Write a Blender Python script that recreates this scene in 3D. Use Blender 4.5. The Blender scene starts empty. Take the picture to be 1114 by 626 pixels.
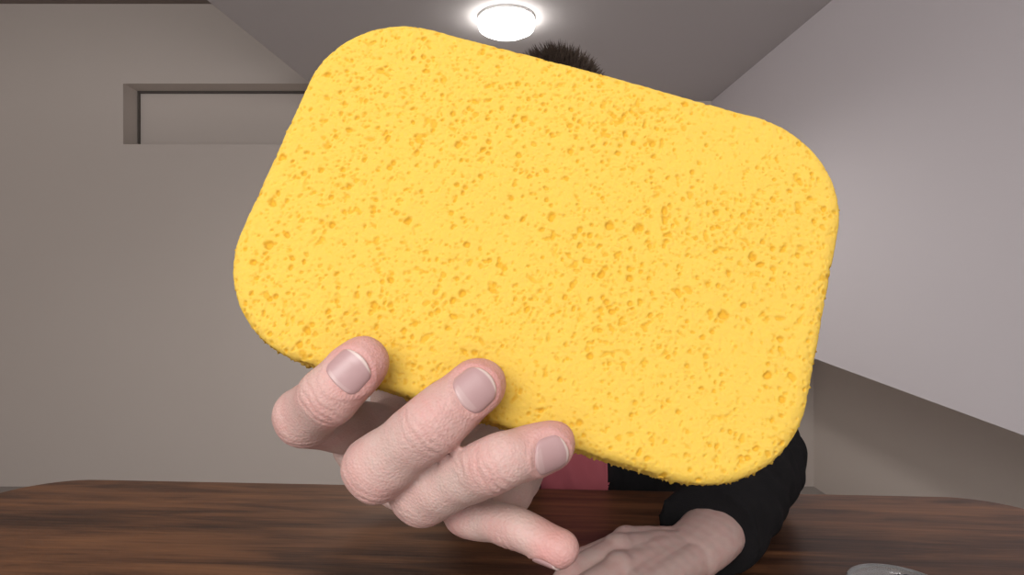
import bpy, bmesh, math, numpy as np
from mathutils import Vector, Matrix
rng = np.random.default_rng(7)
scene = bpy.context.scene
scene.view_settings.view_transform = 'Standard'
scene.view_settings.look = 'None'

# ------------------------------------------------------------ helpers
def empty(name, loc=(0,0,0)):
    e = bpy.data.objects.new(name, None); e.location = loc
    scene.collection.objects.link(e); e.empty_display_size=.05
    return e

def mkobj(name, verts, faces, mat=None, smooth=False, parent=None):
    me = bpy.data.meshes.new(name)
    me.from_pydata([tuple(map(float,v)) for v in verts], [], [tuple(map(int,f)) for f in faces])
    me.update()
    ob = bpy.data.objects.new(name, me)
    scene.collection.objects.link(ob)
    if mat: me.materials.append(mat)
    if smooth:
        me.polygons.foreach_set('use_smooth', [True]*len(me.polygons))
    if parent: ob.parent = parent
    return ob

def box(name, lo, hi, mat, parent=None, bevel=0):
    x0,y0,z0 = lo; x1,y1,z1 = hi
    v=[(x0,y0,z0),(x1,y0,z0),(x1,y1,z0),(x0,y1,z0),(x0,y0,z1),(x1,y0,z1),(x1,y1,z1),(x0,y1,z1)]
    f=[(0,3,2,1),(4,5,6,7),(0,1,5,4),(1,2,6,5),(2,3,7,6),(3,0,4,7)]
    ob = mkobj(name, v, f, mat, parent=parent)
    if bevel:
        m=ob.modifiers.new('b','BEVEL'); m.width=bevel; m.segments=3
    return ob

def prism(name, poly, z0, z1, mat, parent=None):
    n=len(poly)
    a = z0 if isinstance(z0,(list,tuple)) else [z0]*n
    b = z1 if isinstance(z1,(list,tuple)) else [z1]*n
    v=[(p[0],p[1],a[i]) for i,p in enumerate(poly)]+[(p[0],p[1],b[i]) for i,p in enumerate(poly)]
    f=[tuple(range(n))[::-1], tuple(range(n,2*n))]+[(i,(i+1)%n,n+(i+1)%n,n+i) for i in range(n)]
    return mkobj(name,v,f,mat,parent=parent)

def new_mat(name, col, rough=.6, spec=.5):
    m=bpy.data.materials.new(name); m.use_nodes=True
    b=m.node_tree.nodes['Principled BSDF']
    b.inputs['Base Color'].default_value=(*col,1)
    b.inputs['Roughness'].default_value=rough
    b.inputs['Specular IOR Level'].default_value=spec
    return m,m.node_tree,b

def noise_mat(name, c1, c2, scale=8, rough=.8, bump=.1, bscale=200, spec=.3, bdist=.001):
    m,nt,b=new_mat(name,c1,rough,spec)
    tc=nt.nodes.new('ShaderNodeTexCoord')
    n=nt.nodes.new('ShaderNodeTexNoise'); n.inputs['Scale'].default_value=scale; n.inputs['Detail'].default_value=5
    r=nt.nodes.new('ShaderNodeMix'); r.data_type='RGBA'
    r.inputs[6].default_value=(*c1,1); r.inputs[7].default_value=(*c2,1)
    nt.links.new(tc.outputs['Object'],n.inputs['Vector'])
    nt.links.new(n.outputs['Fac'],r.inputs[0]); nt.links.new(r.outputs[2],b.inputs['Base Color'])
    n2=nt.nodes.new('ShaderNodeTexNoise'); n2.inputs['Scale'].default_value=bscale; n2.inputs['Detail'].default_value=4
    nt.links.new(tc.outputs['Object'],n2.inputs['Vector'])
    bp=nt.nodes.new('ShaderNodeBump'); bp.inputs['Strength'].default_value=bump; bp.inputs['Distance'].default_value=bdist
    nt.links.new(n2.outputs['Fac'],bp.inputs['Height']); nt.links.new(bp.outputs['Normal'],b.inputs['Normal'])
    return m

# ------------------------------------------------------------ materials
M_wall = noise_mat('wall_paint',(.61,.55,.505),(.64,.58,.535),1.5,.9,.15,300)
M_ceil = noise_mat('ceiling_paint',(.53,.505,.515),(.56,.535,.54),1.5,.9,.1,300)
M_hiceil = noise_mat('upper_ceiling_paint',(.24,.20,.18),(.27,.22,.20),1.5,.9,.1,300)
M_panel = noise_mat('panel_paint',(.69,.655,.69),(.72,.685,.72),1.2,.85,.1,300)
M_floor = noise_mat('floor_vinyl',(.34,.31,.29),(.38,.35,.33),6,.6,.1,100)
M_dark = noise_mat('dark_frame',(.10,.088,.08),(.12,.105,.095),20,.6,.05,100)
M_metal = noise_mat('table_leg_metal',(.05,.05,.05),(.07,.07,.07),20,.4,.05,100)
M_jacket = noise_mat('jacket_cloth',(.006,.006,.007),(.014,.013,.014),40,.95,.5,900,.15)
M_shirt = noise_mat('pink_shirt',(.42,.10,.12),(.50,.13,.16),30,.9,.3,900,.2)
M_trous = noise_mat('trousers_cloth',(.02,.025,.04),(.03,.035,.05),30,.9,.3,700,.2)
M_shoe = noise_mat('shoe_leather',(.015,.012,.01),(.03,.022,.018),30,.5,.2,300,.4)
M_hair = noise_mat('hair',(.034,.023,.017),(.08,.055,.04),60,.6,.1,300,.4)

def wood():
    m,nt,b=new_mat('walnut_wood',(.07,.03,.015),.40,.45)
    N=nt.nodes.new; L=nt.links.new
    tc=N('ShaderNodeTexCoord'); mp=N('ShaderNodeMapping'); mp.inputs['Scale'].default_value=(1.0,9,9)
    L(tc.outputs['Object'],mp.inputs['Vector'])
    n1=N('ShaderNodeTexNoise'); n1.inputs['Scale'].default_value=3.2; n1.inputs['Detail'].default_value=9; n1.inputs['Roughness'].default_value=.62; n1.inputs['Distortion'].default_value=.8
    L(mp.outputs[0],n1.inputs['Vector'])
    mp2=N('ShaderNodeMapping'); mp2.inputs['Scale'].default_value=(6,150,150)
    L(tc.outputs['Object'],mp2.inputs['Vector'])
    n2=N('ShaderNodeTexNoise'); n2.inputs['Scale'].default_value=2; n2.inputs['Detail'].default_value=4
    L(mp2.outputs[0],n2.inputs['Vector'])
    mx=N('ShaderNodeMath'); mx.operation='MULTIPLY_ADD'; mx.inputs[1].default_value=.3
    L(n2.outputs['Fac'],mx.inputs[0]); L(n1.outputs['Fac'],mx.inputs[2])
    cr=N('ShaderNodeValToRGB'); e=cr.color_ramp.elements
    e[0].position=.44; e[0].color=(.026,.011,.006,1); e[1].position=.84; e[1].color=(.22,.096,.041,1)
    x=e.new(.58); x.color=(.075,.032,.0155,1); x=e.new(.68); x.color=(.14,.060,.027,1)
    L(mx.outputs[0],cr.inputs[0]); L(cr.outputs[0],b.inputs['Base Color'])
    bp=N('ShaderNodeBump'); bp.inputs['Strength'].default_value=.15; bp.inputs['Distance'].default_value=.0008
    L(n2.outputs['Fac'],bp.inputs['Height']); L(bp.outputs[0],b.inputs['Normal'])
    return m
M_wood=wood()

def skin():
    m,nt,b=new_mat('skin',(.6,.4,.36),.56,.35)
    N=nt.nodes.new; L=nt.links.new
    at=N('ShaderNodeAttribute'); at.attribute_name='tint'
    tc=N('ShaderNodeTexCoord')
    n=N('ShaderNodeTexNoise'); n.inputs['Scale'].default_value=90; n.inputs['Detail'].default_value=5; n.inputs['Roughness'].default_value=.6
    L(tc.outputs['Object'],n.inputs['Vector'])
    ma=N('ShaderNodeMath'); ma.operation='MULTIPLY_ADD'; ma.inputs[1].default_value=1.0; ma.inputs[2].default_value=-.46
    L(n.outputs['Fac'],ma.inputs[0])
    ad=N('ShaderNodeMath'); ad.operation='ADD'; ad.use_clamp=True
    L(at.outputs['Fac'],ad.inputs[0]); L(ma.outputs[0],ad.inputs[1])
    mx=N('ShaderNodeMix'); mx.data_type='RGBA'
    mx.inputs[6].default_value=(.475,.345,.31,1); mx.inputs[7].default_value=(.50,.22,.205,1)
    L(ad.outputs[0],mx.inputs[0]); L(mx.outputs[2],b.inputs['Base Color'])
    v=N('ShaderNodeTexVoronoi'); v.inputs['Scale'].default_value=1400
    L(tc.outputs['Object'],v.inputs['Vector'])
    n3=N('ShaderNodeTexNoise'); n3.inputs['Scale'].default_value=420; n3.inputs['Detail'].default_value=4
    L(tc.outputs['Object'],n3.inputs['Vector'])
    s=N('ShaderNodeMath'); s.operation='ADD'; L(n3.outputs['Fac'],s.inputs[0]); L(v.outputs['Distance'],s.inputs[1])
    bp=N('ShaderNodeBump'); bp.inputs['Strength'].default_value=.38; bp.inputs['Distance'].default_value=.0004
    L(s.outputs[0],bp.inputs['Height']); L(bp.outputs[0],b.inputs['Normal'])
    b.inputs['Subsurface Weight'].default_value=.12
    b.inputs['Subsurface Radius'].default_value=(1,.35,.2); b.inputs['Subsurface Scale'].default_value=.002
    return m
M_skin=skin()
def nailmat():
    m,nt,b=new_mat('fingernail',(.6,.35,.33),.34,.45)
    N=nt.nodes.new; L=nt.links.new
    at=N('ShaderNodeAttribute'); at.attribute_name='free'
    mx=N('ShaderNodeMix'); mx.data_type='RGBA'
    mx.inputs[6].default_value=(.37,.235,.235,1); mx.inputs[7].default_value=(.52,.41,.38,1)
    L(at.outputs['Fac'],mx.inputs[0]); L(mx.outputs[2],b.inputs['Base Color'])
    return m
M_nail=nailmat()

# ------------------------------------------------------------ room
cz=1.0
SC=.75
def rs(ob):
    for v in ob.data.vertices:
        v.co=Vector((v.co.x*SC, v.co.y*SC, cz+(v.co.z-cz)*SC))
    return ob
ZB=cz-cz/SC
room_back=4.0
nx0,nx1,nz0,nz1=-2.603,-0.7,1.96,2.366
def wall_back():
    v=[];f=[]
    def q(a,b,c,d):
        i=len(v); v.extend([a,b,c,d]); f.append((i,i+1,i+2,i+3))
    X0,X1,Z0,Z1=-3.9,2.6,ZB,2.9; Y=room_back; D=4.17
    q((X0,Y,Z0),(nx0,Y,Z0),(nx0,Y,Z1),(X0,Y,Z1))
    q((nx1,Y,Z0),(X1,Y,Z0),(X1,Y,Z1),(nx1,Y,Z1))
    q((nx0,Y,Z0),(nx1,Y,Z0),(nx1,Y,nz0),(nx0,Y,nz0))
    q((nx0,Y,nz1),(nx1,Y,nz1),(nx1,Y,Z1),(nx0,Y,Z1))
    q((nx0,D,nz0),(nx1,D,nz0),(nx1,D,nz1),(nx0,D,nz1))
    q((nx0,Y,nz0),(nx0,D,nz0),(nx0,D,nz1),(nx0,Y,nz1))
    q((nx1,D,nz0),(nx1,Y,nz0),(nx1,Y,nz1),(nx1,D,nz1))
    q((nx0,D,nz1),(nx1,D,nz1),(nx1,Y,nz1),(nx0,Y,nz1))
    q((nx0,Y,nz0),(nx1,Y,nz0),(nx1,D,nz0),(nx0,D,nz0))
    return mkobj('wall_back',v,f,M_wall)
rs(wall_back())
tr=empty('trim_1')
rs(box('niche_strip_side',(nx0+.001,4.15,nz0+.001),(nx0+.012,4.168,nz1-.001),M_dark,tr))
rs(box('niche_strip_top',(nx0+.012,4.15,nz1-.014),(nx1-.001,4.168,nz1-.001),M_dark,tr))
rs(box('wall_left',(-4.0,-2.5,ZB),(-3.9,4.3,2.9),M_wall))
rs(box('wall_right',(2.02,-2.5,ZB),(2.12,4.0,2.9),M_wall))
rs(box('floor',(-4,-2.5,ZB-.05),(2.6,4.3,ZB),M_floor))
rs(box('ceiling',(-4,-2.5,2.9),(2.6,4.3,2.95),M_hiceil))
rs(prism('ceiling_soffit',[(-1.76,-2.5),(2.02,-2.5),(2.02,3.999),(-1.205,3.999)],2.25,2.45,M_ceil))
def px(y): return 1.39-.038*(y-2.596)
def pz(y): return cz-.413+.081*(y-1.657)
rs(prism('wall_bulkhead',[(px(-.6),-.6),(2.019,-.6),(2.019,3.998),(px(3.998),3.998)],
      [pz(-.6),pz(-.6),pz(3.998),pz(3.998)],2.249,M_panel))

def lathe(name, prof, mat, loc, parent=None, n=64):
    v=[];f=[]
    for r,z in prof:
        for k in range(n):
            a=2*math.pi*k/n; v.append((loc[0]+r*math.cos(a),loc[1]+r*math.sin(a),loc[2]+z))
    for i in range(len(prof)-1):
        for k in range(n):
            f.append((i*n+k,i*n+(k+1)%n,(i+1)*n+(k+1)%n,(i+1)*n+k))
    f.append(tuple(range(n))[::-1]); f.append(tuple((len(prof)-1)*n+k for k in range(n)))
    return mkobj(name,v,f,mat,True,parent)
M_em=bpy.data.materials.new('lamp_diffuser'); M_em.use_nodes=True
b=M_em.node_tree.nodes['Principled BSDF']; b.inputs['Emission Color'].default_value=(1,.96,.90,1); b.inputs['Emission Strength'].default_value=14
M_white=noise_mat('lamp_housing',(.75,.74,.73),(.8,.79,.78),10,.5,.02,50)
lamp=empty('ceiling_lamp')
LX,LY=-.026,2.765
rs(lathe('housing',[(.133,0),(.133,-.008),(.131,-.012)],M_white,(LX,LY,2.249),lamp))
rs(lathe('diffuser',[(.131,-.010),(.132,-.032),(.126,-.052),(.10,-.066),(.05,-.072),(.002,-.073)],M_em,(LX,LY,2.249),lamp))

# ------------------------------------------------------------ table
def table():
    root=empty('wooden_table')
    ang=-math.radians(3.44); far=Vector((-.014,.747,0)); hw=.615; dp=.86; r=.085
    pts=[]
    for cx,cy,a0 in [(hw-r,-r,0),(-hw+r,-r,90),(-hw+r,-dp+r,180),(hw-r,-dp+r,270)]:
        for k in range(13):
            a=math.radians(a0+90*k/12); pts.append((cx+r*math.cos(a),cy+r*math.sin(a)))
    n=len(pts)
    prof=[(0.004,.7172),(0,.722),(0,.744),(.0015,.7485),(.004,.75)]
    v=[];f=[]
    cen=np.array([0,-dp/2])
    for ins,z in prof:
        for p in pts:
            d=np.array(p)-cen; l=np.linalg.norm(d); q=cen+d*(1-ins/l); v.append((q[0],q[1],z))
    for i in range(len(prof)-1):
        for k in range(n): f.append((i*n+k,i*n+(k+1)%n,(i+1)*n+(k+1)%n,(i+1)*n+k))
    f.append(tuple(range(n))[::-1]); f.append(tuple((len(prof)-1)*n+k for k in range(n)))
    top=mkobj('table_top',v,f,M_wood,parent=root)
    for i,(x,y) in enumerate([(-.53,-.10),(.53,-.10),(-.53,-.76),(.53,-.76)]):
        box('leg_%d'%(i+1),(x-.022,y-.022,0),(x+.022,y+.022,.7172),M_metal,root,.003)
    root.location=far; root.rotation_euler=(0,0,ang)
table()

# ------------------------------------------------------------ tube / ellipsoid primitives
def catmull(P,n):
    P=np.array(P,float)
    A=np.vstack([2*P[0]-P[1],P,2*P[-1]-P[-2]])
    out=[]
    for i in range(1,len(A)-2):
        for k in range(n):
            t=k/n; p0,p1,p2,p3=A[i-1],A[i],A[i+1],A[i+2]
            out.append(.5*((2*p1)+(-p0+p2)*t+(2*p0-5*p1+4*p2-p3)*t*t+(-p0+3*p1-3*p2+p3)*t**3))
    out.append(P[-1]); return np.array(out)

class Tube:
    def __init__(s, pts, rw, rt=None, hints=None, n=8, cap0=True, cap1=True, e=2.0, capl=1.0):
        if rt is None: rt=rw
        if hints is None: hints=[(0,0,1)]*len(pts)
        data=np.hstack([np.array(pts,float),np.array(rw,float)[:,None],np.array(rt,float)[:,None],np.array(hints,float)])
        D=catmull(data,n); C=D[:,:3]; rw=D[:,3]; rt=D[:,4]; H=D[:,5:8]
        T=np.gradient(C,axis=0); T/=np.linalg.norm(T,axis=1)[:,None]
        k=10
        def cap(c,t,h,w,tt,sgn):
            L=w*capl; ss=np.sin(np.linspace(0,math.pi/2*.985,k+1))[1:]
            pr=(1-ss**e)**(1/e)
            return [(c+sgn*t*L*a, t, h, w*p, tt*p) for a,p in zip(ss,pr)]
        rows=[(C[i],T[i],H[i],rw[i],rt[i]) for i in range(len(C))]
        if cap0: rows=cap(C[0],T[0],H[0],rw[0],rt[0],-1)[::-1]+rows
        if cap1: rows=rows+cap(C[-1],T[-1],H[-1],rw[-1],rt[-1],1)
        s.C=np.array([r[0] for r in rows]); s.T=np.array([r[1] for r in rows]); H=np.array([r[2] for r in rows])
        s.rw=np.array([r[3] for r in rows]); s.rt=np.array([r[4] for r in rows])
        S=np.cross(s.T,H); S/=np.linalg.norm(S,axis=1)[:,None]; s.S=S; s.U=np.cross(S,s.T)
        s.L=np.concatenate([[0],np.cumsum(np.linalg.norm(np.diff(s.C,axis=0),axis=1))])
        s.tipc=C[-1]; s.tipr=rw[-1]
        s.Ltip=s.L[-1-(k if cap1 else 0)]
    def mesh(s,m=28):
        v=[];f=[]; N=len(s.C)
        a=np.arange(m)*2*math.pi/m
        for i in range(N):
            v.extend(s.C[i]+np.cos(a)[:,None]*s.S[i]*s.rw[i]+np.sin(a)[:,None]*s.U[i]*s.rt[i])
        for i in range(N-1):
            for k in range(m): f.append((i*m+k,i*m+(k+1)%m,(i+1)*m+(k+1)%m,(i+1)*m+k))
        f.append(tuple(range(m))[::-1]); f.append(tuple((N-1)*m+k for k in range(m)))
        return v,f
    def at(s,l):
        g=lambda A: np.array([np.interp(l,s.L,A[:,j]) for j in range(3)])
        return g(s.C),g(s.S),g(s.U),np.interp(l,s.L,s.rw),np.interp(l,s.L,s.rt)

def ellipsoid(c,r,rot=None,n=24,m=16):
    R=np.eye(3) if rot is None else np.array(Matrix.Rotation(rot[0],3,rot[1]))
    v=[];f=[]
    for i in range(m+1):
        th=math.pi*(i+.02)/(m+.04)
        for k in range(n):
            a=2*math.pi*k/n
            p=np.array([r[0]*math.sin(th)*math.cos(a),r[1]*math.sin(th)*math.sin(a),r[2]*math.cos(th)])
            v.append(np.array(c)+R@p)
    for i in range(m):
        for k in range(n): f.append((i*n+k,(i+1)*n+k,(i+1)*n+(k+1)%n,i*n+(k+1)%n))
    f.append(tuple(range(n))); f.append(tuple(m*n+k for k in range(n))[::-1])
    return v,f

def fuse(name, parts, voxel, smooth_it, mat, parent, smooth_f=.5):
    V=[];F=[]
    for v,f in parts:
        o=len(V); V.extend(v); F.extend([tuple(i+o for i in q) for q in f])
    ob=mkobj(name+'_src',V,F)
    m=ob.modifiers.new('r','REMESH'); m.mode='VOXEL'; m.voxel_size=voxel
    s=ob.modifiers.new('s','SMOOTH'); s.factor=smooth_f; s.iterations=smooth_it
    dg=bpy.context.evaluated_depsgraph_get()
    me=bpy.data.meshes.new_from_object(ob.evaluated_get(dg))
    bpy.data.objects.remove(ob)
    me.name=name; o2=bpy.data.objects.new(name,me); scene.collection.objects.link(o2)
    me.materials.clear(); me.materials.append(mat)
    me.polygons.foreach_set('use_smooth',[True]*len(me.polygons))
    if parent: o2.parent=parent
    return o2
def getv(me):
    a=np.empty(len(me.vertices)*3,np.float32); me.vertices.foreach_get('co',a); return a.reshape(-1,3).astype(float)
def getn(me):
    a=np.empty(len(me.vertices)*3,np.float32); me.vertices.foreach_get('normal',a); return a.reshape(-1,3).astype(float)
def setv(me,a):
    me.vertices.foreach_set('co',a.astype(np.float32).ravel()); me.update()
def setattr_f(me,name,a):
    at=me.attributes.new(name,'FLOAT','POINT'); at.data.foreach_set('value',a.astype(np.float32))

def nail(name,tube,parent,back=.90,fwd=.50,th=.84):
    r=tube.tipr; l0=tube.Ltip-r*back; l1=tube.Ltip+r*fwd
    NV,NU=30,22; v=[];fr=[];f=[]
    for i in range(NV+1):
        t=i/NV
        w=1.0
        if t<.38: w=(max(0,1-((.38-t)/.38)**2.4))**(1/2.4)*.55+.45
        if t>.72: w=1-((t-.72)/.28)**2.5*.26
        l=l0+(l1-l0)*t
        for j in range(NU+1):
            u=(2*j/NU-1); a=u*th*w
            ll=l+(.22*r*u*u*(1-t*2) if t<.5 else -.22*r*u*u*(t*2-1))
            c,S,U,rw,rt=tube.at(ll)
            edge=max(abs(u)**8, (1-min(1,t/.08))**2)
            off=.0002-.0008*edge
            v.append(c+S*math.sin(a)*(rw+off)+U*math.cos(a)*(rt+off))
            fr.append(1.0 if t>.92 else (.25 if t<.22 and abs(u)<.55 else 0))
    for i in range(NV):
        for j in range(NU):
            q=i*(NU+1)+j; f.append((q,q+1,q+NU+2,q+NU+1))
    ob=mkobj(name,v,f,M_nail,True,parent)
    setattr_f(ob.data,'free',np.array(fr))
    s=ob.modifiers.new('s','SOLIDIFY'); s.thickness=.0005; s.offset=0
    return ob

def finish_hand(ob,tubes,joints):
    me=ob.data; V=getv(me); Nn=getn(me); tint=np.full(len(V),.08); disp=np.zeros(len(V))
    for tb,js in zip(tubes,joints):
        c=tb.tipc; d=np.linalg.norm(V-c,axis=1)
        tint=np.maximum(tint,.9*np.exp(-(d/(tb.tipr*1.5))**2))
        for jp,amp in js:
            i=np.argmin(np.linalg.norm(tb.C-jp,axis=1)); T,U,r=tb.T[i],tb.U[i],tb.rw[i]
            rel=V-tb.C[i]; s=rel@T; h=rel@U; dd=np.linalg.norm(rel,axis=1)
            S=tb.S[i]; w=rel@S
            win=np.exp(-(s/(r*.45))**2)*(h>0)*np.clip(h/r*1.4,0,1)*(dd<1.8*r)
            ph=2*math.pi*(s+.10*w*w/r*np.sign(s)+ .0003*np.sin(w*900+s*500))/.0023
            disp+=-amp*1.05*win*(np.cos(ph)*.5+.5)**3
            tint=np.maximum(tint,(.5+.2*(np.cos(ph)>.5))*np.exp(-(dd/(r*1.15))**2)*(h>-.2*r))
        l=(V-c)@tb.T[-1]; w=(V-c)@tb.S[-1]; h=(V-c)@tb.U[-1]; r=tb.tipr
        rim=((l+.21*r)/(.78*r))**2+(w/(.78*r))**2
        m=(h>.2*r)&(d<2*r)
        disp+=np.where(m,.0003*np.exp(-((rim-1.3)/.3)**2),0)
    disp+= .00028*np.sin(V[:,0]*410+1)*np.sin(V[:,1]*380)*np.sin(V[:,2]*430+.5)
    setv(me,V+Nn*disp[:,None]); setattr_f(me,'tint',tint)

def finger(J,W,hints,flat=.9,e=2.1,capl=1.15):
    J=[np.array(j,float) for j in J]; H=[np.array(h,float)/np.linalg.norm(h) for h in hints]
    P=[J[0], J[0]*.5+J[1]*.5, J[1]*.86+J[0]*.14, J[1], J[1]*.8+J[2]*.2, J[1]*.45+J[2]*.55, J[2], J[2]*.5+J[3]*.5, J[3]]
    w=[W[0],(W[0]+W[1])*.47,W[1]*.98,W[1]*1.0,W[1]*.96,(W[1]+W[2])*.46,W[2]*1.01,(W[2]+W[3])*.485,W[3]*.93]
    h=[H[0],H[0]*.6+H[1]*.4,H[1],H[1],H[1]*.8+H[2]*.2,H[1]*.4+H[2]*.6,H[2],(H[2]+H[3])/2,H[3]]
    return Tube(P,w,[x*flat for x in w],h,n=6,e=e,capl=capl)

person=empty('person')
Z=lambda x,y,z:(x,y,cz+z)
# ------------------------------------------------------------ hand holding the sponge
hd=[(-.6,-.1,-.8),(-.5,-.75,-.5),(-.1,-1,-.1),(-.05,-1,.05)]
hdr=[(-.6,-.1,-.8),(-.5,-.7,-.6),(-.1,-1,-.35),(.15,-1,-.2)]
hdp=[(-.6,-.1,-.8),(-.4,-.5,-.9),(-.1,-.5,-1),(.1,-.35,-1)]
HH={'index':hd,'middle':hd,'ring':hdr,'pinky':hdp}
HJ={
 'index':([Z(-.0432,.205,-.0500),Z(-.0584,.1675,-.0368),Z(-.0474,.1550,-.0280),Z(-.0400,.1556,-.0206)],[.0108,.0089,.0080,.0079]),
 'middle':([Z(-.0274,.200,-.0575),Z(-.0362,.158,-.0483),Z(-.0203,.149,-.0344),Z(-.0094,.1538,-.0259)],[.0110,.0093,.0081,.0079]),
 'ring':([Z(-.0127,.197,-.0612),Z(-.0258,.165,-.0580),Z(-.0035,.146,-.0430),Z(.0088,.1500,-.0398)],[.0106,.0086,.0073,.0070]),
 'pinky':([Z(-.0021,.192,-.0645),Z(-.0128,.172,-.0655),Z(.0007,.159,-.0640),Z(.0113,.153,-.0664)],[.0092,.0073,.0062,.0058]),
}
wr=np.array(Z(.004,.288,-.052))
tubes=[];parts=[];jn=[]
for k,(J,W) in HJ.items():
    t=finger(J,W,HH[k]); tubes.append(t); parts.append(t.mesh())
    jn.append([(np.array(J[1]),.0005),(np.array(J[2]),.00045)])
for i,(k,(J,W)) in enumerate(HJ.items()):
    m=np.array(J[0]); side=np.array([-.014+.009*i,0,.006-.004*i])
    parts.append(Tube([m,m*.5+(wr+side)*.5,wr+side],[W[0]*1.02,.0115,.013],n=6).mesh())
mc=[np.array(HJ[k][0][0]) for k in HJ]
for a,b2 in zip(mc[:-1],mc[1:]):
    parts.append(Tube([(a+b2)/2+np.array([0,.006,.003]),((a+b2)/2)*.5+wr*.5,wr],[.0088,.012,.013],n=6).mesh())
parts.append(Tube([Z(-.050,.188,-.050),Z(-.042,.190,-.060),Z(-.033,.190,-.064)],[.0065,.007,.0075],n=5).mesh())
parts.append(Tube([Z(-.0405,.214,-.048),Z(-.0435,.224,-.037),Z(-.041,.243,-.018)],[.0105,.0085,.010],n=5).mesh())
thumb=Tube([Z(.0,.275,-.045),Z(-.022,.262,-.03),Z(-.042,.247,-.010),Z(-.045,.236,.006),Z(-.040,.226,.020),Z(-.033,.219,.032)],
           [.016,.0145,.0118,.0105,.0112,.0098],[.014,.013,.0105,.0095,.009,.008],[(-.3,1,0)]*6,n=6,e=2.3)
tubes.append(thumb); parts.append(thumb.mesh()); jn.append([(np.array(Z(-.045,.236,.006)),.0003)])
parts.append(Tube([wr,Z(.0,.32,-.065),Z(-.01,.36,-.085)],[.026,.027,.028],[.02,.022,.023],n=6).mesh())
hand=fuse('hand_holding',parts,.0007,9,M_skin,person)
finish_hand(hand,tubes,jn)
for k,t in zip(list(HJ)+['thumb'],tubes): nail('nail_'+k,t,person)

# ------------------------------------------------------------ resting hand
hu=[(-.1,0,1),(-.3,0,1),(-.5,-.2,.8),(-.6,-.2,.6)]
RJ={
 'index':([Z(.090,.468,-.199),Z(.054,.452,-.206),Z(.034,.440,-.226),Z(.028,.434,-.238)],[.0112,.0098,.0088,.008]),
 'middle':([Z(.080,.449,-.197),Z(.043,.430,-.204),Z(.020,.416,-.226),Z(.014,.411,-.239)],[.0115,.010,.009,.008]),
 'ring':([Z(.077,.430,-.202),Z(.044,.408,-.208),Z(.022,.394,-.228),Z(.016,.389,-.239)],[.011,.0095,.0085,.0078]),
 'pinky':([Z(.082,.412,-.211),Z(.056,.391,-.217),Z(.040,.380,-.232),Z(.034,.376,-.240)],[.010,.0083,.0073,.0066]),
}
wr2=np.array(Z(.142,.478,-.212)); tubes=[];parts=[];jn=[]
for i,(k,(J,W)) in enumerate(RJ.items()):
    t=finger(J,W,hu); tubes.append(t); parts.append(t.mesh()); jn.append([(np.array(J[1]),.0004),(np.array(J[2]),.0002)])
    m=np.array(J[0]); side=np.array([0,.014-.009*i,0])
    parts.append(Tube([m,m*.5+(wr2+side)*.5+np.array([0,0,.001]),wr2+side],[W[0],.0120,.014],n=6).mesh())
    parts.append(ellipsoid(m+np.array([0,0,.001]),(W[0]*1.1,W[0]*.95,W[0])))
mc=[np.array(RJ[k][0][0]) for k in RJ]
for a,b2 in zip(mc[:-1],mc[1:]):
    parts.append(Tube([(a+b2)/2+np.array([.006,0,-.002]),((a+b2)/2)*.5+wr2*.5,wr2],[.0098,.0140,.015],n=6).mesh())
th2=Tube([Z(.130,.486,-.222),Z(.108,.497,-.228),Z(.084,.500,-.232),Z(.066,.496,-.235),Z(.052,.488,-.239),Z(.045,.484,-.2405)],
         [.015,.0135,.0115,.0105,.0105,.0092],[.014,.012,.0105,.0095,.0088,.008],[(0,.4,1)]*6,n=6,e=2.3)
tubes.append(th2); parts.append(th2.mesh()); jn.append([(np.array(Z(.066,.496,-.235)),.0003)])
parts.append(Tube([wr2,Z(.165,.50,-.208),Z(.2,.55,-.203)],[.026,.027,.03],[.019,.021,.024],n=6).mesh())
hand2=fuse('hand_resting',parts,.0011,8,M_skin,person)
finish_hand(hand2,tubes,jn)
for k,t in zip(list(RJ)+['thumb'],tubes): nail('rest_nail_'+k,t,person)

# ------------------------------------------------------------ jacket (torso + sleeves)
CX=.079
def loft(rings,m=48):
    v=[];f=[]
    for (z,w,d,cy) in rings:
        for k in range(m):
            a=2*math.pi*k/m; c,s=math.cos(a),math.sin(a)
            ex=.8
            v.append((CX+w*abs(c)**ex*(1 if c>0 else -1),cy+d*abs(s)**ex*(1 if s>0 else -1),z))
    for i in range(len(rings)-1):
        for k in range(m): f.append((i*m+k,i*m+(k+1)%m,(i+1)*m+(k+1)%m,(i+1)*m+k))
    f.append(tuple(range(m))[::-1]); f.append(tuple((len(rings)-1)*m+k for k in range(m)))
    return v,f
tor=loft([(.47,.165,.115,.90),(.6,.16,.108,.885),(.7,.16,.105,.872),(.8,.165,.107,.868),(.9,.175,.108,.868),(.96,.172,.098,.868),(1.0,.15,.08,.87),(1.025,.10,.065,.872),(1.05,.07,.06,.872),(1.07,.062,.056,.872)])
armR=Tube([Z(-.075,.865,-.035),Z(-.098,.80,-.07),Z(-.085,.69,-.12),Z(-.055,.575,-.160),Z(-.045,.53,-.160),Z(-.025,.42,-.115),Z(-.007,.325,-.070)],
          [.055,.054,.049,.046,.046,.041,.036],n=8,cap1=False)
armL=Tube([Z(.235,.865,-.035),Z(.268,.84,-.08),Z(.282,.76,-.15),Z(.278,.695,-.19),Z(.262,.66,-.195),Z(.215,.58,-.201),Z(.166,.505,-.206)],
          [.055,.056,.054,.055,.054,.047,.041],n=8,cap1=False)
jk=fuse('jacket',[tor,armR.mesh(),armL.mesh()],.0035,6,M_jacket,person)
me=jk.data; me.materials.append(M_shirt)
V=getv(me); Nn=getn(me)
disp=.0022*np.sin(V[:,0]*70+V[:,2]*110+2*np.sin(V[:,1]*45))*np.sin(V[:,1]*75+V[:,2]*30)
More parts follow.
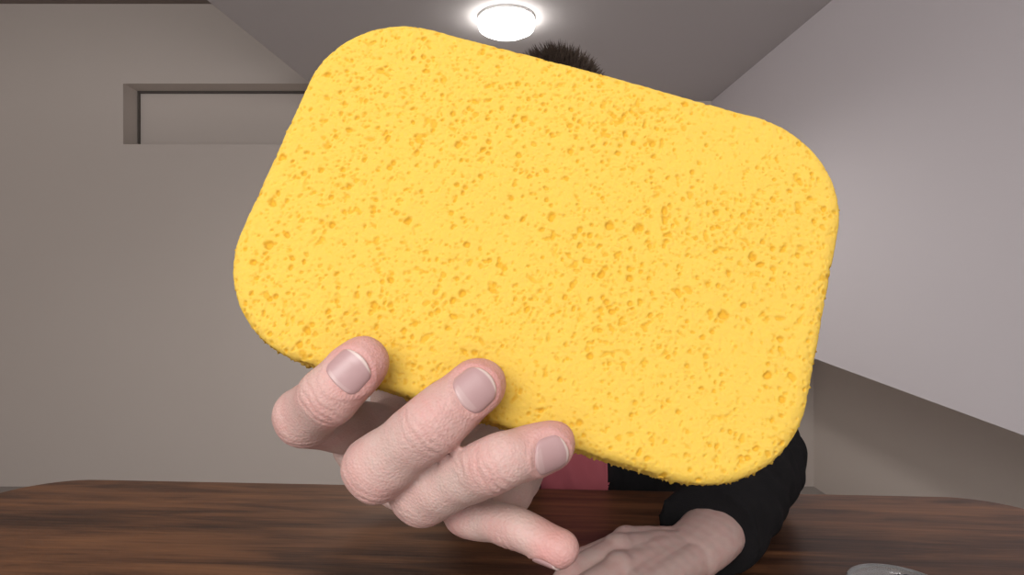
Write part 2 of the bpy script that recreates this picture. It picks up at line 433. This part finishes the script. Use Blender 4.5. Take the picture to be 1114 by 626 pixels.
for A in (armL,armR):
    i=int(len(A.C)*.62); d=np.linalg.norm(V-A.C[i],axis=1); s=(V-A.C[i])@A.T[i]
    disp+=.004*np.exp(-(d/.07)**2)*np.sin(s*260+V[:,2]*60)
hw=.036+.03*np.clip((1.0-V[:,2])/.25,0,1)*.35
front=(V[:,1]<.87)&(V[:,2]>.6)&(Nn[:,1]<-.2)
ins=front&(np.abs(V[:,0]-.081)<hw)
disp=np.where(ins,-.008+.0025*np.sin(V[:,0]*160+V[:,2]*60),disp)
lap=front&~ins&(np.abs(V[:,0]-.081)<hw+.012); disp=np.where(lap,disp+.003,disp)
setv(me,V+Nn*disp[:,None])
vi=set(np.nonzero(ins)[0].tolist())
mi=[1 if all(i in vi for i in p.vertices) else 0 for p in me.polygons]
me.polygons.foreach_set('material_index',mi)

# ------------------------------------------------------------ head
HX,HY,HZ=CX-.014,.83,1.224
E=lambda c,r,rot=None: ellipsoid((HX+c[0],HY+c[1],HZ+c[2]),r,rot)
P=[E((0,.012,.008),(.073,.090,.080)),E((0,-.022,-.045),(.060,.062,.078)),E((0,-.050,-.108),(.028,.025,.020)),
   E((.030,-.052,-.030),(.026,.025,.026)),E((-.030,-.052,-.030),(.026,.025,.026)),
   E((.027,-.072,.008),(.024,.012,.008)),E((-.027,-.072,.008),(.024,.012,.008)),
   E((0,-.078,-.073),(.022,.010,.0048)),E((0,-.077,-.082),(.019,.010,.0055)),
   E((.073,.005,-.025),(.008,.018,.030)),E((-.073,.005,-.025),(.008,.018,.030)),
   E((.012,-.092,-.050),(.008,.008,.007)),E((-.012,-.092,-.050),(.008,.008,.007))]
nt_=Tube([(HX,HY-.074,HZ+.004),(HX,HY-.088,HZ-.02),(HX,HY-.100,HZ-.044)],[.007,.0085,.0115],n=5)
P+=[nt_.mesh(),Tube([(HX+.01,HY+.045,.99),(HX+.006,HY+.035,1.08),(HX,HY+.02,1.16)],[.062,.056,.056],n=5).mesh()]
head=fuse('head',P,.0025,8,M_skin,person)
V=getv(head.data); Nn=getn(head.data)
t=np.full(len(V),.1); dsp=np.zeros(len(V))
for sx in (-1,1):
    d=np.linalg.norm((V-np.array([HX+sx*.030,HY-.078,HZ-.012]))/np.array([.016,.02,.010]),axis=1)
    dsp-=.007*np.exp(-d**2)
    d=np.linalg.norm(V-np.array([HX+sx*.035,HY-.07,HZ-.045]),axis=1); t=np.maximum(t,.45*np.exp(-(d/.02)**2))
d=np.linalg.norm((V-np.array([HX,HY-.088,HZ-.078]))/np.array([.022,.02,.010]),axis=1); t=np.maximum(t,np.exp(-d**4))
setv(head.data,V+Nn*dsp[:,None]); setattr_f(head.data,'tint',t)
M_eye,_,_=new_mat('eye_white',(.8,.78,.75),.2); M_iris,_,_=new_mat('iris_brown',(.05,.025,.012),.2)
for i,sx in enumerate((-1,1)):
    v,f=E((sx*.030,-.066,-.011),(.0125,.0125,.0095)); mkobj('eye_%d'%i,v,f,M_eye,True,person)
    v,f=E((sx*.030,-.0765,-.011),(.0055,.003,.0055)); mkobj('iris_%d'%i,v,f,M_iris,True,person)
def hair():
    v=[];f=[]
    c=np.array([HX,HY+.012,HZ+.008]); r=np.array([.073,.090,.080])
    n=0
    def bald(p):
        return p[2]<-.05 or (p[1]<-.035 and p[2]<.028+.15*max(0,abs(p[0])-.04)) or (p[2]<0 and p[1]<.01)
    while n<6500:
        d=rng.normal(size=3); d/=np.linalg.norm(d)
        p=d*r
        if bald(p): continue
        nn=d/r; nn/=np.linalg.norm(nn)
        top=max(0,d[2])
        L=(.009+.015*top**2)*(.7+.6*rng.random())*(1.25-4.5*max(-.03,p[0]))
        dirv=nn+np.array([-.25,-.35,.35])*top+rng.normal(size=3)*.28; dirv/=np.linalg.norm(dirv)
        root=c+p*.985; w=.0006+.0005*rng.random()
        a=np.cross(dirv,[.3,.5,.8]); a/=np.linalg.norm(a); b2=np.cross(dirv,a)
        o=len(v); mid=root+dirv*L*.55; tip=root+dirv*L+np.array([0,0,-.12*L])
        for q,s in ((root,1.),(mid,.8)):
            for k in range(3):
                an=2*math.pi*k/3; v.append(q+(a*math.cos(an)+b2*math.sin(an))*w*s)
        v.append(tip)
        for k in range(3):
            f.append((o+k,o+(k+1)%3,o+3+(k+1)%3,o+3+k)); f.append((o+3+k,o+3+(k+1)%3,o+6))
        n+=1
    mkobj('hair',v,f,M_hair,False,person)
    vv,ff=ellipsoid(c,r*1.02,n=48,m=32); vv=np.array(vv)
    keep=[q for q in ff if len(q)==4 and not any(bald(vv[i]-c) for i in q)]
    mkobj('scalp_hair',vv,keep+[ff[-2]],M_hair,True,person)
hair()

# ------------------------------------------------------------ legs, shoes, stool
for i,sx in enumerate((-1,1)):
    x=CX+sx*.09
    T1=Tube([(x,.90,.545),(x+sx*.02,.70,.55),(x+sx*.04,.47,.54),(x+sx*.04,.43,.50),(x+sx*.04,.44,.3),(x+sx*.04,.46,.09)],[.085,.082,.062,.060,.052,.045],hints=[(1,0,0)]*6,n=6,cap1=False)
    v,f=T1.mesh(); mkobj('trouser_leg_%d'%(i+1),v,f,M_trous,True,person)
    v,f=Tube([(x+sx*.04,.48,.045),(x+sx*.04,.40,.042),(x+sx*.045,.32,.033)],[.04,.043,.038],[.044,.04,.03],n=6).mesh()
    mkobj('shoe_%d'%(i+1),v,f,M_shoe,True,person)
st=empty('stool')
lathe('seat',[(.16,.405),(.185,.41),(.19,.425),(.185,.44),(.16,.445)],M_dark,(CX,.93,0),st)
lathe('post',[(.03,.02),(.025,.04),(.025,.40),(.06,.405)],M_metal,(CX,.93,0),st,32)
lathe('base',[(.2,0.0),(.2,.012),(.05,.022),(.03,.03)],M_metal,(CX,.93,0),st)

# ------------------------------------------------------------ sponge
def sponge():
    A,B=.1666/2,.1128/2; R=.0298; TH=.030; RO=.0035
    ex=np.array([.955,-.0729,-.2876]); ey=np.array([.297,.2521,.921]); ez=np.cross(ex,ey); ez/=np.linalg.norm(ez)
    ex/=np.linalg.norm(ex); ey=np.cross(ez,ex)
    C=np.array([.0083,.1738,cz+.0171])
    res=.0002; W=int(.18/res); H=int(.13/res); hm=np.zeros((H,W)); 
    yy,xx=np.mgrid[0:H,0:W]
    def smooth(a,k,ax=None):
        F=np.fft.rfft2(a); fy=np.fft.fftfreq(a.shape[0])[:,None]; fx=np.fft.rfftfreq(a.shape[1])[None]
        return np.fft.irfft2(F*np.exp(-2*(math.pi)**2*((k*fx)**2+((ax or k)*fy)**2)),a.shape)
    dens=smooth(rng.normal(size=(H,W)),45); dens=(dens-dens.min())/(dens.max()-dens.min())
    fine=smooth(rng.normal(size=(H,W)),1.6); fine/=fine.std()
    f2=smooth(rng.normal(size=(H,W)),1.9); f2/=f2.std()
    f3=smooth(rng.normal(size=(H,W)),2.9); f3/=f3.std()
    med=smooth(rng.normal(size=(H,W)),8); med/=med.std()
    big=smooth(rng.normal(size=(H,W)),60); big/=big.std()
    wob=smooth(rng.normal(size=(H,W)),2.2); wob/=wob.std()
    def pores(n,r0,r1,dep):
        k=0
        while k<n:
            cx,cy=rng.random()*W,rng.random()*H
            if rng.random()>.25+.9*dens[int(cy),int(cx)]**1.3: continue
            k+=1
            r=(r0+(r1-r0)*rng.random()**2.2)/res; asp=.55+.5*rng.random(); an=rng.normal()*.5+1.3
            m=int(r*2.2)+2
            x0,x1=max(0,int(cx)-m),min(W,int(cx)+m); y0,y1=max(0,int(cy)-m),min(H,int(cy)+m)
            if x1<=x0 or y1<=y0: continue
            X=xx[y0:y1,x0:x1]-cx; Y=yy[y0:y1,x0:x1]-cy
            u=(X*math.cos(an)+Y*math.sin(an))/r; w=(-X*math.sin(an)+Y*math.cos(an))/(r*asp)
            d=np.sqrt(u*u+w*w)+.16*wob[y0:y1,x0:x1]
            g=1/(1+np.exp((d-1)*6))
            hm[y0:y1,x0:x1]=np.minimum(hm[y0:y1,x0:x1],-g*dep*r*res)
    pores(5500,.0002,.00048,.8)
    pores(1400,.0004,.0008,.9)
    pores(170,.0007,.0011,.9)
    cell=np.clip(f2+.35*dens-1.3,0,1.2)*.00019+np.clip(f3+.5*dens-1.6,0,1)*.00038
    hm=np.minimum(hm,-cell)
    hm2=hm+fine*.00005+med*.00007+big*.00022
    NX,NY=600,420
    us=np.linspace(-1,1,NX+1); vs=np.linspace(-1,1,NY+1)
    U,Vv=np.meshgrid(us,vs); X=U*A; Y=Vv*B
    def scale(X,Y):
        m=np.maximum(np.abs(X)/A,np.abs(Y)/B); m=np.maximum(m,1e-9)
        bx=np.abs(X)/m; by=np.abs(Y)/m
        cx,cy=A-R,B-R
        L=np.sqrt(bx*bx+by*by); dx,dy=bx/L,by/L
        bb=dx*cx+dy*cy; cc=cx*cx+cy*cy-R*R
        t=bb+np.sqrt(np.maximum(bb*bb-cc,0))
        px_,py_=dx*t,dy*t
        ok=(px_>=cx-1e-6)&(py_>=cy-1e-6)
        return np.where(ok,np.minimum(1,t/L),1)
    k=scale(X,Y); m=np.maximum(np.abs(U),np.abs(Vv))
    kk=1+(k-1)*m**3
    X=X*kk; Y=Y*kk
    X=X*(1+.012*(1-Vv**2)); Y=Y*(1+.005*(1-U**2))
    dist=(1-m)*B
    zz=np.where(dist<RO,-RO+np.sqrt(np.maximum(RO**2-(RO-dist)**2,0)),0)
    ix=np.clip(((X+.09)/res).astype(int),0,W-1); iy=np.clip(((Y+.065)/res).astype(int),0,H-1)
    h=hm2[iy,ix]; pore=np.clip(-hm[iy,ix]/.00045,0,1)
    zz=zz+h
    V0=np.stack([X,Y,zz],-1).reshape(-1,3)
    faces=[]
    idx=np.arange((NX+1)*(NY+1)).reshape(NY+1,NX+1)
    q=np.stack([idx[:-1,:-1],idx[:-1,1:],idx[1:,1:],idx[1:,:-1]],-1).reshape(-1,4)
    per=list(idx[0,:])+list(idx[1:,-1])+list(idx[-1,:-1][::-1])+list(idx[1:-1,0][::-1])
    per=np.array(per); n=len(per)
    pb=V0[per].copy()
    tang=np.roll(pb,-1,0)-np.roll(pb,1,0); nor=np.stack([tang[:,1],-tang[:,0]],-1); nor/=np.linalg.norm(nor,axis=1)[:,None]
    zs=list(np.arange(-RO,-(TH-RO),-.0006)); K=len(zs)+6
    nz=rng.normal(size=(K,n)); F=np.fft.rfft2(nz); fy=np.fft.fftfreq(K)[:,None]; fx=np.fft.rfftfreq(n)[None]
    nz=np.fft.irfft2(F*np.exp(-2*(math.pi*1.2)**2*(fx**2+fy**2)),(K,n)); nz/=nz.std()
    nz=np.where(nz<-1,nz*1.8,nz); nz=np.where(nz>1.9,nz*1.6,nz)
    allV=[V0]; rows=[per]; off=len(V0)
    V0[per,:2]+=nor*(nz[0]*.00018)[:,None]
    for j,z in enumerate(zs[1:]):
        r=pb.copy(); r[:,2]=z; r[:,:2]+=nor*(nz[j+1]*.00020)[:,None]
        allV.append(r); rows.append(np.arange(off,off+n)); off+=n
    for j in range(1,6):
        a=math.pi/2*j/5; r=pb.copy(); r[:,2]=-(TH-RO)-RO*math.sin(a); r[:,:2]-=nor*(RO*(1-math.cos(a)))
        allV.append(r); rows.append(np.arange(off,off+n)); off+=n
    V=np.vstack(allV)
    for a,b2 in zip(rows[:-1],rows[1:]):
        faces.append(np.stack([a,b2,np.roll(b2,-1),np.roll(a,-1)],-1))
    Q=np.vstack([q]+faces)
    for kf in ('index','middle','ring'):
        p=np.array(HJ[kf][0][3])-C; lx,ly=p@ex,p@ey
        d2=((V[:,0]-lx)**2+(V[:,1]-ly)**2)/.012**2
        V[:,2]-=np.where(V[:,2]>-.012,.0026*np.exp(-d2)*np.clip((V[:,2]+.012)/.012,0,1),0)
    World=V[:,:1]*ex+V[:,1:2]*ey+V[:,2:3]*ez
    fl=[tuple(t) for t in Q.tolist()]; fl.append(tuple(rows[-1].tolist())[::-1])
    me=bpy.data.meshes.new('sponge'); me.from_pydata(World.tolist(),[],fl); me.update()
    me.polygons.foreach_set('use_smooth',[True]*len(me.polygons))
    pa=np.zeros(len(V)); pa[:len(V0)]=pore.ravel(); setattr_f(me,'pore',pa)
    ob=bpy.data.objects.new('yellow_sponge',me); ob.location=C; scene.collection.objects.link(ob)
    m,nt,b=new_mat('sponge_foam',(.93,.6,.06),.95,.1)
    N=nt.nodes.new; L=nt.links.new
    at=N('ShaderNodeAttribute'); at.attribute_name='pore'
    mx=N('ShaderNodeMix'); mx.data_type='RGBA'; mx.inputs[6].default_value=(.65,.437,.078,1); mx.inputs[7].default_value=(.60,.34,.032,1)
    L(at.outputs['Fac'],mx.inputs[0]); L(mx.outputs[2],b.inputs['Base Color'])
    tc=N('ShaderNodeTexCoord'); n1_=N('ShaderNodeTexNoise'); n1_.inputs['Scale'].default_value=1500; n1_.inputs['Detail'].default_value=3
    L(tc.outputs['Object'],n1_.inputs['Vector'])
    bp=N('ShaderNodeBump'); bp.inputs['Strength'].default_value=.4; bp.inputs['Distance'].default_value=.0003
    L(n1_.outputs['Fac'],bp.inputs['Height']); L(bp.outputs[0],b.inputs['Normal'])
    b.inputs['Subsurface Weight'].default_value=.2; b.inputs['Subsurface Radius'].default_value=(1,.6,.1); b.inputs['Subsurface Scale'].default_value=.002
    me.materials.append(m)
sponge()

# ------------------------------------------------------------ glass dish on the table
gd=empty('glass_dish')
M_glass,_,gb=new_mat('clear_glass',(.85,.86,.86),.05,.5); gb.inputs['Transmission Weight'].default_value=.85
lathe('bowl',[(.026,0),(.032,.003),(.036,.008),(.0375,.013),(.036,.013),(.034,.008),(.030,.005),(.02,.004)],M_glass,(.309,.475,.7502),gd)
v,f=ellipsoid((.314,.474,.762),(.020,.014,.008)); mkobj('dark_pebble',v,f,M_jacket,True,gd)

# ------------------------------------------------------------ lights
def area(name,loc,target,size,power,col=(1,1,1),sy=None):
    l=bpy.data.lights.new(name,'AREA'); l.energy=power; l.color=col; l.size=size
    if sy: l.shape='RECTANGLE'; l.size_y=sy
    o=bpy.data.objects.new(name,l); o.location=loc; scene.collection.objects.link(o)
    o.rotation_euler=(Vector(target)-Vector(loc)).to_track_quat('-Z','Y').to_euler(); return o
area('front_key_light',(0,-.40,1.45),(0,.3,.98),.7,1.8,(1,.96,.93),.5)  # unseen key light added behind the camera to brighten sponge and hands
area('rear_fill_light',(-.5,-1.0,1.88),(-.6,1.6,.9),1.2,42,(1,.95,.92))  # added fill behind the camera, lifts the walls; no fixture modelled
pl=bpy.data.lights.new('lamp_bulb','SPOT'); pl.energy=32; pl.shadow_soft_size=.12; pl.spot_size=math.radians(165); pl.spot_blend=.6; pl.color=(1,.95,.91)
po=bpy.data.objects.new('lamp_bulb',pl); po.location=(LX*SC,LY*SC,cz+1.15*SC); scene.collection.objects.link(po)
w=bpy.data.worlds.new('world'); scene.world=w; w.use_nodes=True
w.node_tree.nodes['Background'].inputs[0].default_value=(.98,.96,.97,1); w.node_tree.nodes['Background'].inputs[1].default_value=1.07

# ------------------------------------------------------------ camera
cam=bpy.data.cameras.new('camera'); cam.sensor_width=36; cam.lens=650/1114*36; cam.clip_start=.01
co=bpy.data.objects.new('camera',cam); co.location=(0,0,cz); co.rotation_euler=(math.radians(90),0,0)
scene.collection.objects.link(co); scene.camera=co
